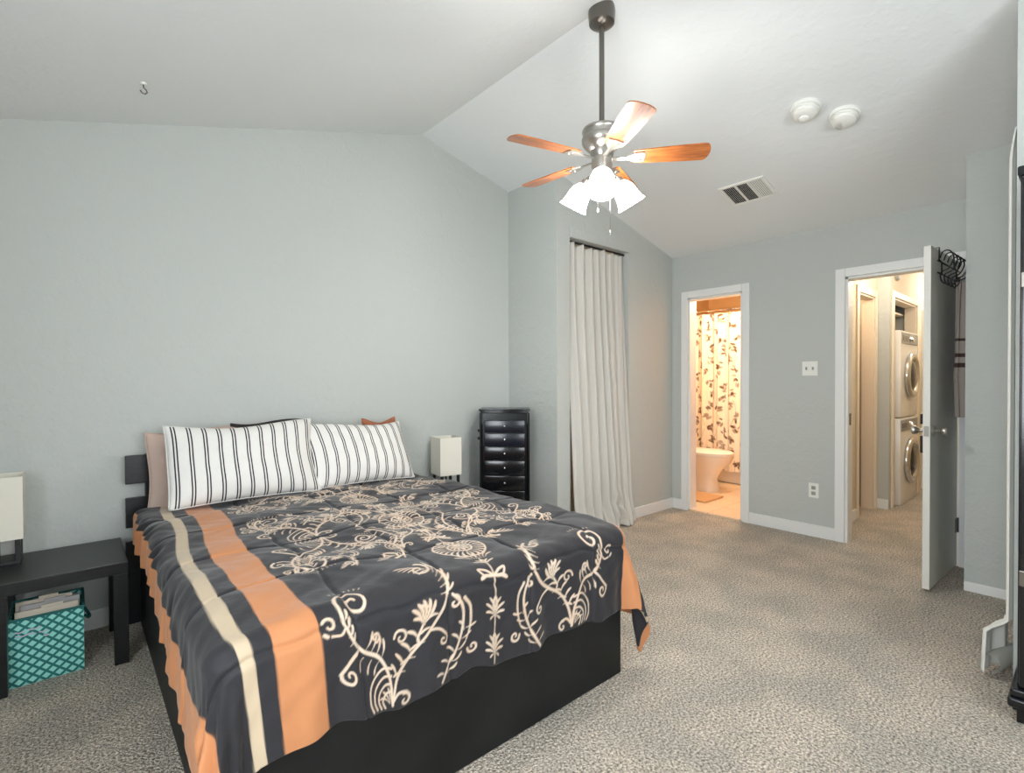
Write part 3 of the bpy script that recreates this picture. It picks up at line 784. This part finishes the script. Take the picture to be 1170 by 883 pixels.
    def leaf(x, y, ang, L, W, bend=.22):
        L = L*1.12; c, sn = math.cos(ang), math.sin(ang)
        for u in np.linspace(0, 1, max(6, int(abs(L)/.0022))):
            o = bend*L*math.sin(u*PI)*.6
            yield x+L*u*c-o*sn, y+L*u*sn+o*c, max(.0012, W*.88*(u**.75)*math.sqrt(max(.02, 1-u**5)))
    half = []
    def add(it): half.extend(it)
    # outer branch to the big curl
    add(stroke([(.37, .015), (.385, .09), (.43, .155), (.50, .195), (.54, .25), (.55, .31)]+spiral(.497, .325, .052, .1, 1.35, 1), .0055, .0045))
    add(stroke(spiral(.585, .262, .026, -1.2, 1.1, 1), .0045, .003)); add(stroke([(.545, .25), (.56, .235), (.585, .236)], .003))
    add(stroke([(.50, .195), (.53, .17), (.565, .13)]+spiral(.54, .12, .028, .3, 1.1, -1), .005, .0035))
    for k in range(4): add(leaf(.532+.003*k, .205+.022*k, math.radians(118-4*k), .036-.003*k, .0072))
    for k in range(7): add(leaf(.452+.0145*k, .383+.009*math.sin(k/6*PI), math.radians(115-8*k), .010, .0032))
    for k in range(4): add(leaf(.42+.02*k, .155+.012*k, math.radians(95+8*k), .045, .0065))
    for k in range(3): add(leaf(.43+.03*k, .145+.012*k, math.radians(-60-5*k), .035, .005))
    add(stroke(spiral(.445, .215, .017, -2, 1.0, -1), .0035, .0025))
    # base bulb: nested loops
    for k in range(4):
        add(stroke([(.378, .118-.022*k), (.42-.008*k, .118-.023*k), (.462-.017*k, .085-.017*k), (.470-.019*k, .04-.006*k), (.452-.018*k, .0)], .0038, .003))
    for k in range(3): add(leaf(.385, .02, math.radians(20+30*k), .04, .005))
    add(stroke([(.37, .02), (.345, .045), (.32, .04)]+spiral(.325, .02, .02, 1.4, .9, 1), .0045, .003))
    # inner branch
    add(stroke([(.37, .02), (.35, .09), (.31, .14), (.25, .18), (.20, .235), (.175, .31), (.185, .385), (.225, .425)]+spiral(.24, .385, .04, 1.7, 1.2, 1), .0055, .004))
    for k in range(6): add(leaf(.355-.022*k, .085+.03*k, math.radians(60-5*k), .045, .0075))
    for k in range(5): add(leaf(.325-.028*k, .10+.028*k, math.radians(-10+4*k), .04, .0065))
    add(stroke([(.25, .18), (.215, .17), (.19, .15)]+spiral(.2, .135, .018, 2.2, 1, 1), .004, .003))
    for k in range(5): add(leaf(.205+.0*k, .27+.02*k, math.radians(150-15*k), .05+.008*k, .006))
    for k in range(6): add(leaf(.195+.012*k, .37+.008*k, math.radians(165+7*k), -.055, .0055))
    # tulip
    for an in (60, 78, 95, 112, 130): add(leaf(.275, .205, math.radians(an), .062, .0085))
    add(stroke([(.275, .205), (.29, .18), (.285, .16)], .004)); add(stroke(spiral(.345, .20, .026, 0, 1.1, 1), .004, .003))
    # inner scroll
    add(stroke([(.21, .0), (.175, .05), (.14, .11), (.125, .17), (.135, .225), (.165, .26)]+spiral(.16, .235, .022, 1.5, .9, 1), .005, .0036))
    add(stroke([(.125, .24), (.10, .20), (.098, .14), (.11, .10)], .005, .003))
    for k in range(5): add(leaf(.19-.017*k, .025+.028*k, math.radians(20+10*k), .036, .006)); add(leaf(.18-.016*k, .03+.028*k, math.radians(150+6*k), .035, .006))
    add(stroke(spiral(.085, .07, .02, 0, 1.1, -1), .004, .003))
    # centre ornament (half, mirrored)
    cen = []
    for q0 in (.04, .16):
        for an, L_ in ((90, .058), (68, .055), (44, .048), (16, .036)): cen += list(leaf(.0, q0, math.radians(an), L_, .0072))
        cen += list(leaf(.0, q0, math.radians(-30), .022, .005))
    cen += list(stroke([(0, .0), (0, .40)], .0025))
    for an in (20, -20): cen += list(stroke([(0, .29), (.025, .30+.03*math.sin(math.radians(an))), (.05, .295+.055*math.sin(math.radians(an))), (.035, .29), (0, .29)], .0045))
    for an in (90, 60, 30): cen += list(leaf(.0, .345, math.radians(an), .038, .0065))
    for k in range(4): cen += list(leaf(.006+.008*k, .40, math.radians(85-18*k), .045, .006))
    ros = []
    for k in range(13):
        a = math.radians(-90+k*15)
        ros += list(leaf(.045*math.cos(a), .52+.045*math.sin(a), a, .045, .007)); 
    for rr_ in (.042, .095): ros += list(stroke([(rr_*math.cos(a), .52+rr_*math.sin(a)) for a in np.linspace(-PI/2, PI/2, 14)], .004))
    for k in range(7):
        a = math.radians(-90+k*30); ros += list(leaf(0, .52, a, .032, .007))
    top = []
    def place(seq, qoff, flip, sc=1.0, soff=0.0, wm=1.0):
        for (x, y, w) in seq:
            yy = (qoff - y*sc) if flip else (qoff + y*sc)
            xx = x*sc+soff
            if abs(xx) > .602 or yy < .008: continue
            dab(xx, yy, w*wm); dab(-xx, yy, w*wm)
    place(half, 0, False); place(cen, 0, False); place(ros, 0, False)
    place(half, .99, True, .98, 0, .85); place(cen, .99, True, 1, 0, .85)
    place(half, 1.0, False, .98, 0, .85); place(cen, 1.0, False, 1, 0, .85); place(ros, .98, False, 1.0, 0, .8)
    place(half, 1.93, True, .95, 0, .85); place(cen, 1.9, True, 1, 0, .85); place(ros, .48, False, 1.0, 0, .8)
    place(half, .66, False, .62, -.08, .7); place(half, 1.34, True, .62, -.08, .7); place(half, 1.55, False, .62, -.06, .7)
    place(half, .78, True, .5, .28, .62); place(half, 1.16, False, .55, .26, .62); place(half, 1.74, True, .55, .26, .62)
    # ---- colours
    navy = np.array(srgb(29, 28, 33)); orange = np.array(srgb(186, 124, 80)); beige = np.array(srgb(184, 166, 140)); cream = np.array(srgb(212, 194, 174))
    aS = np.where(Sg > 0, Sg-.085, -Sg) + .004*np.sin(Qg*9)
    base_c = np.broadcast_to(navy, (nq, ns, 3)).copy()
    def band(a, b, c):
        k = np.clip((aS-a)/.003, 0, 1)*np.clip((b-aS)/.003, 0, 1)
        base_c[:] = base_c*(1-k[..., None]) + c*k[..., None]
    band(.612, .728, orange); band(.778, .822, beige); band(.955, 2, orange)
    peach = np.array(srgb(200, 166, 136))
    mixp = (.5+.5*np.sin(Sg*40)*np.sin(Qg*33))[..., None]
    cc = cream*(1-mixp*.5)+peach*mixp*.5
    base_c = base_c*(1-A[..., None]) + cc*A[..., None]
    X += 0; Z += nzv*A*.0012
    me = grid_mesh('comforter', np.stack([X, Y, Z], -1).reshape(-1, 3), ns, nq, base_c.reshape(-1, 3))
    m = vcol_mat('comforter_print', .72, None, Sheen_Weight=.2, Sheen_Roughness=.4)
    add_noise_bump(m, 45, .004, .35, 4)
    o = link('comforter', me, m, None, smooth=True)
    md = o.modifiers.new('thickness', 'SOLIDIFY'); md.thickness = .012; md.offset = -1
    tag(o, 'black comforter with cream scrolls and orange side stripes over the bed', 'comforter')
comforter()

# ------------------------------------------------------------------ pillows
def pillow(name, W, H, T, m, label, loc, rx, rz, seed, ry=0, cat='pillow', group=None, ear=.03):
    n = 70; rs = random.Random(seed); p = [rs.uniform(0, 6.28) for _ in range(6)]
    u = np.linspace(-1, 1, n); U, V = np.meshgrid(u, u)
    prof = ((1-np.abs(U)**3.2)*(1-np.abs(V)**3.2))**.55
    side = 1 - .045*(1-np.abs(V)**2)  # edges pulled in between the corners
    sidev = 1 - .06*(1-np.abs(U)**2)
    Xp = U*W/2*side; Zp = V*H/2*sidev
    wr = .003*np.sin(U*9+V*4+p[0])*np.sin(V*7+p[1]) + .0015*np.sin(U*17-V*11+p[2])
    Yf = -(T/2*prof*(1+.12*np.sin(U*2+p[3])) + wr*prof); Yb = T/2*prof + wr*prof
    Zp = Zp + .012*np.sin(U*3+p[4])*(V > 0)*V; Xp = Xp+.004*np.sin(V*3+p[5])
    bm = bmesh.new(); uvl = bm.loops.layers.uv.new('uv')
    F = [[bm.verts.new((Xp[j, i], Yf[j, i], Zp[j, i])) for i in range(n)] for j in range(n)]
    B = [[F[j][i] if i in (0, n-1) or j in (0, n-1) else bm.verts.new((Xp[j, i], Yb[j, i], Zp[j, i])) for i in range(n)] for j in range(n)]
    for G, flip in ((F, False), (B, True)):
        for j in range(n-1):
            for i in range(n-1):
                q = [(j, i), (j, i+1), (j+1, i+1), (j+1, i)]
                if flip: q = q[::-1]
                f = bm.faces.new([G[a][b] for a, b in q])
                for lp, (a, b) in zip(f.loops, q): lp[uvl].uv = (b/(n-1), a/(n-1))
    me = bpy.data.meshes.new(name); bm.to_mesh(me); bm.free()
    o = link(name, me, m, None, smooth=True)
    o.location = loc; o.rotation_euler = (rx, ry, rz)
    # flat hem piping round the edge
    ring = [(Xp[0, i], 0, Zp[0, i]) for i in range(0, n, 3)] + [(Xp[j, n-1], 0, Zp[j, n-1]) for j in range(0, n, 3)] + [(Xp[n-1, i], 0, Zp[n-1, i]) for i in range(n-1, -1, -3)] + [(Xp[j, 0], 0, Zp[j, 0]) for j in range(n-1, 0, -3)]
    MB().tube(ring, .0035, 6, closed=True).build('seam_piping', m if name != 'striped_pillow' else M['mattress'], o, smooth=True)
    return tag(o, label, cat, group)
def stripe_mat():
    m = mat('white_cloth_with_black_pinstripes', srgb(232, 230, 226), .85); nt = m.node_tree; b = nt.nodes['Principled BSDF']
    uv = nt.nodes.new('ShaderNodeUVMap'); sx = nt.nodes.new('ShaderNodeSeparateXYZ'); nt.links.new(uv.outputs[0], sx.inputs[0])
    mu = nt.nodes.new('ShaderNodeMath'); mu.operation = 'MULTIPLY'; mu.inputs[1].default_value = 11.0; nt.links.new(sx.outputs[0], mu.inputs[0])
    fr = nt.nodes.new('ShaderNodeMath'); fr.operation = 'FRACT'; nt.links.new(mu.outputs[0], fr.inputs[0])
    r = nt.nodes.new('ShaderNodeValToRGB'); e = r.color_ramp.elements; r.color_ramp.interpolation = 'CONSTANT'
    W = (*srgb(224, 222, 218), 1); K = (*srgb(40, 40, 44), 1)
    e[0].position = 0; e[0].color = W; e[1].position = .36; e[1].color = K
    for p, c in ((.46, W), (.56, K), (.66, W)):
        q = e.new(p); q.color = c
    nt.links.new(fr.outputs[0], r.inputs[0]); nt.links.new(r.outputs[0], b.inputs['Base Color'])
    n = nt.nodes.new('ShaderNodeTexNoise'); n.inputs['Scale'].default_value = 14; n.inputs['Detail'].default_value = 3
    nt.links.new(coord(m), n.inputs['Vector']); bp = nt.nodes.new('ShaderNodeBump'); bp.inputs['Strength'].default_value = .5; bp.inputs['Distance'].default_value = .012
    nt.links.new(n.outputs['Fac'], bp.inputs['Height']); nt.links.new(bp.outputs[0], b.inputs['Normal'])
    return m
M['pin'] = stripe_mat()
pillow('striped_pillow', .72, .42, .17, M['pin'], 'left white pillow with black pinstripes leaning on the headboard', (.70, 2.965, .83), math.radians(-25), math.radians(-1), 2, ry=math.radians(0))
pillow('striped_pillow', .68, .40, .17, M['pin'], 'right white pillow with black pinstripes, beside jewelry chest side of bed', (1.335, 2.99, .81), math.radians(-30), math.radians(2), 7, ry=math.radians(1))
pillow('plain_pillow', .50, .42, .10, M['pinkcloth'], 'dusty pink pillow tucked behind the left pinstripe pillow', (.535, 3.165, .79), math.radians(-9), 0, 4)
pillow('dark_pillow', .44, .44, .09, M['darkcloth'], 'charcoal pillow peeking over the left pinstripe pillow', (.90, 3.165, .805), math.radians(-9), 0, 8)
pillow('rust_pillow', .24, .44, .09, M['rustcloth'], 'rust brown pillow with its corner showing behind right pinstripe pillow', (1.57, 3.165, .775), math.radians(-9), 0, 5)

# ------------------------------------------------------------------ side tables and lamps
def side_table(label, x0, y0):
    r = thing('side_table', label, 'side table', (x0, y0, 0), 0, 'square black side tables')
    W = .44
    MB().box(0, W, 0, W+.02, .40, .452, .0025).build('table_top', M['blackwood'], r)
    for (a, b) in ((0, 0), (W-.052, 0), (0, W+.02-.052), (W-.052, W+.02-.052)):
        MB().box(a, a+.052, b, b+.052, 0, .40, .0015).build('leg', M['blackwood'], r)
    return r
tb = side_table('square black side table left of bed holding the cropped lamp', -.254, 2.835)
tb2 = copy_tree(tb); tb2.location = (1.86, 2.86, 0); tb2['label'] = 'square black side table mostly hidden between bed and jewelry chest'
def lamp(label, loc, rz):
    r = thing('table_lamp', label, 'lamp', loc, rz, 'square shade table lamps')
    w = .085
    b = MB().box(-.075, .075, -.075, .075, 0, .012, .002)
    b.tube([(0, 0, .01), (0, 0, .19)], .006, 8); b.build('base', M['blackwood'], r)
    for sx in (-1, 1):
        for sy in (-1, 1):
            MB().box(sx*.066-.009, sx*.066+.009, sy*.066-.009, sy*.066+.009, .01, .125, .001).build('leg', M['blackwood'], r)
    s = MB(); t = .003
    s.box(-w, w, -w, -w+t, .11, .385, .001).box(-w, w, w-t, w, .11, .385, .001).box(-w, -w+t, -w+t, w-t, .11, .385).box(w-t, w, -w+t, w-t, .11, .385)
    s.build('lamp_shade', M['shadefab'], r)
    MB().lathe([(0, .19), (.012, .19), (.014, .22), (.03, .25), (.03, .275), (.015, .3), (0, .305)], 20).build('bulb', M['plastic'], r, smooth=True)
    return r
l1 = lamp('table lamp with cream square shade, cropped by left photo edge', (-.262, 3.19, .452), 0)
l1.location.x = -.165-.085-.0
l2 = copy_tree(l1); l2.location = (2.10, 3.18, .452); l2.rotation_euler = (0, 0, math.radians(-8)); l2['label'] = 'small table lamp with white square shade between bed and jewelry chest'

# ------------------------------------------------------------------ teal basket with papers
def basket():
    r = thing('storage_basket', 'teal basket with mint diamond pattern on floor under left side table', 'basket', (-.085, 3.02, 0))
    m = M['teal']; nt = m.node_tree; b = nt.nodes['Principled BSDF']
    co = coord(m); sx = nt.nodes.new('ShaderNodeSeparateXYZ'); nt.links.new(co, sx.inputs[0])
    def math_(op, a, c=None, d=None):
        n = nt.nodes.new('ShaderNodeMath'); n.operation = op
        for i, v in enumerate((a, c, d)):
            if v is None: continue
            if isinstance(v, (int, float)): n.inputs[i].default_value = v
            else: nt.links.new(v, n.inputs[i])
        return n.outputs[0]
    h = math_('ADD', sx.outputs['X'], sx.outputs['Y'])
    u = math_('MULTIPLY', h, 24.0); v = math_('MULTIPLY', sx.outputs['Z'], 27.0)
    fa = math_('ABSOLUTE', math_('SUBTRACT', math_('FRACT', math_('ADD', u, v)), .5))
    fb = math_('ABSOLUTE', math_('SUBTRACT', math_('FRACT', math_('SUBTRACT', u, v)), .5))
    mx = math_('MAXIMUM', fa, fb)
    rmp = nt.nodes.new('ShaderNodeValToRGB'); e = rmp.color_ramp.elements
    e[0].position = .30; e[0].color = (*srgb(150, 222, 212), 1); e[1].position = .37; e[1].color = (*srgb(30, 116, 112), 1)
    nt.links.new(mx, rmp.inputs[0]); nt.links.new(rmp.outputs[0], b.inputs['Base Color'])
    solid = mat('teal_basket_trim', srgb(28, 98, 96), .7)
    x0, x1, y0, y1, H = -.118, .118, -.12, .13, .275
    s = MB(); t = .006
    def wall(a, c, outward):
        s.prism([(a[0], a[1]), (c[0], c[1]), (c[0]+outward[0]*t, c[1]+outward[1]*t), (a[0]+outward[0]*t, a[1]+outward[1]*t)], 'z', 0.004, H)
    s.box(x0, x1, y0, y0+t, .004, H).box(x0, x1, y1-t, y1, .004, H).box(x0, x0+t, y0+t, y1-t, .004, H).box(x1-t, x1, y0+t, y1-t, .004, H).box(x0, x1, y0, y1, .0, .006)
    s.build('basket_body', m, r)
    k = MB().tube([(x0, y0, H), (x1, y0, H), (x1, y1, H), (x0, y1, H)], .006, 8, closed=True)
    k.build('rim', solid, r)
    k = MB().tube(cr([(x1+.004, -.05, .21), (x1+.018, -.03, .19), (x1+.020, .02, .185), (x1+.004, .05, .21)], 5), .006, 8)
    k.build('handle', solid, r)
    # pale scribbled tag on the front
    tg = MB()
    z = .215
    for pts in ([(-.100, z+.012), (-.085, z+.006), (-.070, z+.012)], [(-.098, z-.004), (-.075, z-.010), (-.055, z-.004), (-.035, z-.010)],
                [(-.060, z+.014), (-.040, z+.010), (-.018, z+.014)], [(-.026, z-.006), (-.012, z-.010), (.002, z-.005)], [(-.012, z-.024), (-.004, z-.028), (.004, z-.024)]):
        tg.tube([(p[0], y0-.001, p[1]) for p in cr(pts, 5)], .0028, 6)
    tg.build('script_tag', M['lilac'], r, smooth=True)
    items = [(-.10, -.10, .20, .30, 'paper', 'tallest'), (-.085, -.075, .19, .315, 'papergrey', ''), (-.1, -.05, .18, .325, 'paper', ''), (-.1, .0, .2, .30, 'papergrey', '')]
    names = ['front cream folder standing in the teal basket', 'grey folder just behind the front folder in teal basket', 'cream folder in the middle of the teal basket', 'rear grey folder half hidden in the teal basket']
    for (xa, ya, w, h_, mm, _), nm in zip(items, names):
        f = MB().box(xa, xa+w, ya, ya+.008, .008, h_, .001)
        f.box(xa+w*.4, xa+w*.75, ya+.001, ya+.004, h_, h_+.01, .0005)
        f.box(xa+.004, xa+w-.004, ya+.008, ya+.014, .01, h_-.008, .0005)
        o = f.build('folder', M[mm]); o.location = r.location
        tag(o, nm, 'folder', 'folders in the basket')
basket()

# ------------------------------------------------------------------ jewelry chest
def jewelry():
    r = thing('jewelry_chest', 'glossy black jewelry chest with small drawers standing in the corner', 'jewelry chest', (2.585, 3.075, 0), math.radians(-42))
    # local: front faces -Y
    W, D, H = .185, .125, 1.035
    MB().box(-W+.012, W-.012, -D+.012, D, .09, H-.03, .004).build('carcass', M['gloss'], r)
    lid = MB().box(-W-.012, W+.012, -D-.012, D+.006, H-.018, H, .007).box(-W, W, -D, D, H-.032, H-.018, .003); lid.build('lid', M['gloss'], r, auto=40)
    MB().box(-W-.004, W+.004, -D-.004, D, .075, .10, .004).build('base_moulding', M['gloss'], r)
    for sx in (-1, 1):
        for sy in (-1, 1):
            MB().lathe([(0, 0), (.012, 0), (.014, .02), (.022, .055), (.024, .08), (0, .08)], 16, Matrix.Translation((sx*(W-.03), sy*(D-.03), 0))).build('foot', M['gloss'], r, auto=40)
        # side doors with beads
        sd = MB().box(sx*(W-.006)-.008, sx*(W-.006)+.008, -D+.02, D-.015, .14, H-.12, .004).build('side_door', M['gloss'], r)
        MB().tube([(sx*(W-.002), -D+.006, .10), (sx*(W-.002), -D+.006, H-.03)], .009, 12).build('corner_post', M['gloss'], r, auto=40)
    z = .12
    hs = [.165, .13, .115, .115, .105, .105, .10]
    for i, h in enumerate(hs):
        d = MB().box(-W+.032, W-.032, -D-.004, -D+.02, z, z+h-.008, .005).build('drawer', M['navy'] if i > 4 else M['gloss'], r, auto=40)
        MB().lathe([(0, .022), (.006, .021), (.009, .016), (.005, .008), (.006, 0)], 14, Matrix.Translation((0, -D-.004, z+h/2)) @ Matrix.Rotation(PI/2, 4, 'X')).build('knob', M['chrome'], d, smooth=True)
        z += h
    MB().lathe([(0, .03), (.008, .028), (.012, .02), (.006, .01), (.007, 0)], 14, Matrix.Translation((-W-.002, -.02, .86)) @ Matrix.Rotation(-PI/2, 4, 'Y')).build('side_knob', M['gloss'], r, smooth=True)
    MB().lathe([(0, .03), (.008, .028), (.012, .02), (.006, .01), (.007, 0)], 14, Matrix.Translation((-W-.002, -.02, .80)) @ Matrix.Rotation(-PI/2, 4, 'Y')).build('side_knob', M['gloss'], r, smooth=True)
jewelry()

# ------------------------------------------------------------------ black wardrobe at the right edge
def wardrobe():
    r = thing('wardrobe', 'tall black wardrobe cropped by the right photo edge', 'wardrobe', (2.60, -.28, 0))
    Y1, Y0 = .482, -.48; X0, X1 = 0, .335
    MB().box(X0+.018, X1, Y0+.01, Y1-.004, .07, 1.99, .004).build('carcass', M['gloss'], r)
    MB().box(X0-.002, X1, Y0, Y1+.004, 1.985, 2.02, .008).build('crown', M['gloss'], r, auto=40)
    b = MB().box(X0-.020, X1, Y0-.004, Y1+.012, .095, .125, .008, 3).box(X0-.032, X1, Y0-.008, Y1+.018, .06, .095, .010, 3).box(X0-.014, X1, Y0, Y1+.006, .045, .06, .004)
    b.build('base_moulding', M['gloss'], r, auto=40)
    for y in (Y0+.03, Y1-.055):
        for x in (X0, X1-.06):
            MB().box(x-.004, x+.055, y, y+.05, 0, .05, .003).build('foot', M['gloss'], r)
    for (a, c) in ((Y0+.012, -.004), (.004, Y1-.01)):
        d = MB(); t = .042
        d.box(X0, X0+.018, a, a+t, .13, 1.975, .003).box(X0, X0+.018, c-t, c, .13, 1.975, .003).box(X0, X0+.018, a+t, c-t, .13, .21, .003).box(X0, X0+.018, a+t, c-t, 1.9, 1.975, .003).box(X0, X0+.018, a+t, c-t, 1.60, 1.635, .003)
        do = d.build('door', M['gloss'], r)
        MB().box(X0+.006, X0+.011, a+t-.004, c-t+.004, .205, 1.905).build('mirror_panel', M['mirror'], do)
    for z in (1.58, .5):
        MB().box(X0-.005, X0+.004, Y1-.035, Y1-.008, z, z+.055, .002).build('hinge', M['darknickel'], r)
wardrobe()
def partition_curtain():
    r = thing('gathered_curtain', 'narrow gathered white curtain hanging down behind the black wardrobe edge', 'curtain', (0, 0, 0))
    nx, nz = 90, 200
    U, V = np.meshgrid(np.linspace(0, 1, nx), np.linspace(0, 1, nz))
    top = 2.30
    # runs round the end of the partition wall
    shoulder = np.clip((V-.93)/.07, 0, 1)**2
    fl = np.clip((.16-V)/.16, 0, 1)
    fl = np.clip((.088-V)/.01, 0, 1)*(.8+.2*fl)
    wid = .13*(1-.9*shoulder)
    X = 2.985 + U*.16
    Y = .240 + .012*(1-shoulder) + .007*np.sin(U*2*PI*3)*(1-shoulder) - .0*V
    Y = Y + fl*(.045*(1-U)+.02) + fl*.014*np.sin(U*7)
    X = X - fl*.10*(1-U)
    Zc = .02+V*(top-.02)
    Zc = Zc + fl*0
    me = grid_mesh('curtain_panel', np.stack([X, Y, Zc], -1).reshape(-1, 3), nx, nz)
    o = link('curtain_panel', me, M['whitecloth'], r, smooth=True)
    md = o.modifiers.new('thickness', 'SOLIDIFY'); md.thickness = .006; md.offset = 0
    # curled hem
    hemr = MB()
    rings = []
    bmh = bmesh.new()
    for th in np.linspace(-.6, 1.55*PI, 26):
        rings.append([bmh.verts.new((2.892+.20*v, .298-.052*v+(.042-.004*th)*math.cos(th), .055+(.048-.003*th)*math.sin(th))) for v in np.linspace(0, 1, 14)])
    for A_, B_ in zip(rings, rings[1:]):
        for i in range(13): bmh.faces.new((A_[i], A_[i+1], B_[i+1], B_[i]))
    bmesh.ops.solidify(bmh, geom=bmh.faces[:], thickness=.004)
    hemr._add(bmh)
    hemr.build('rolled_hem', M['whitecloth'], r, smooth=True)
partition_curtain()
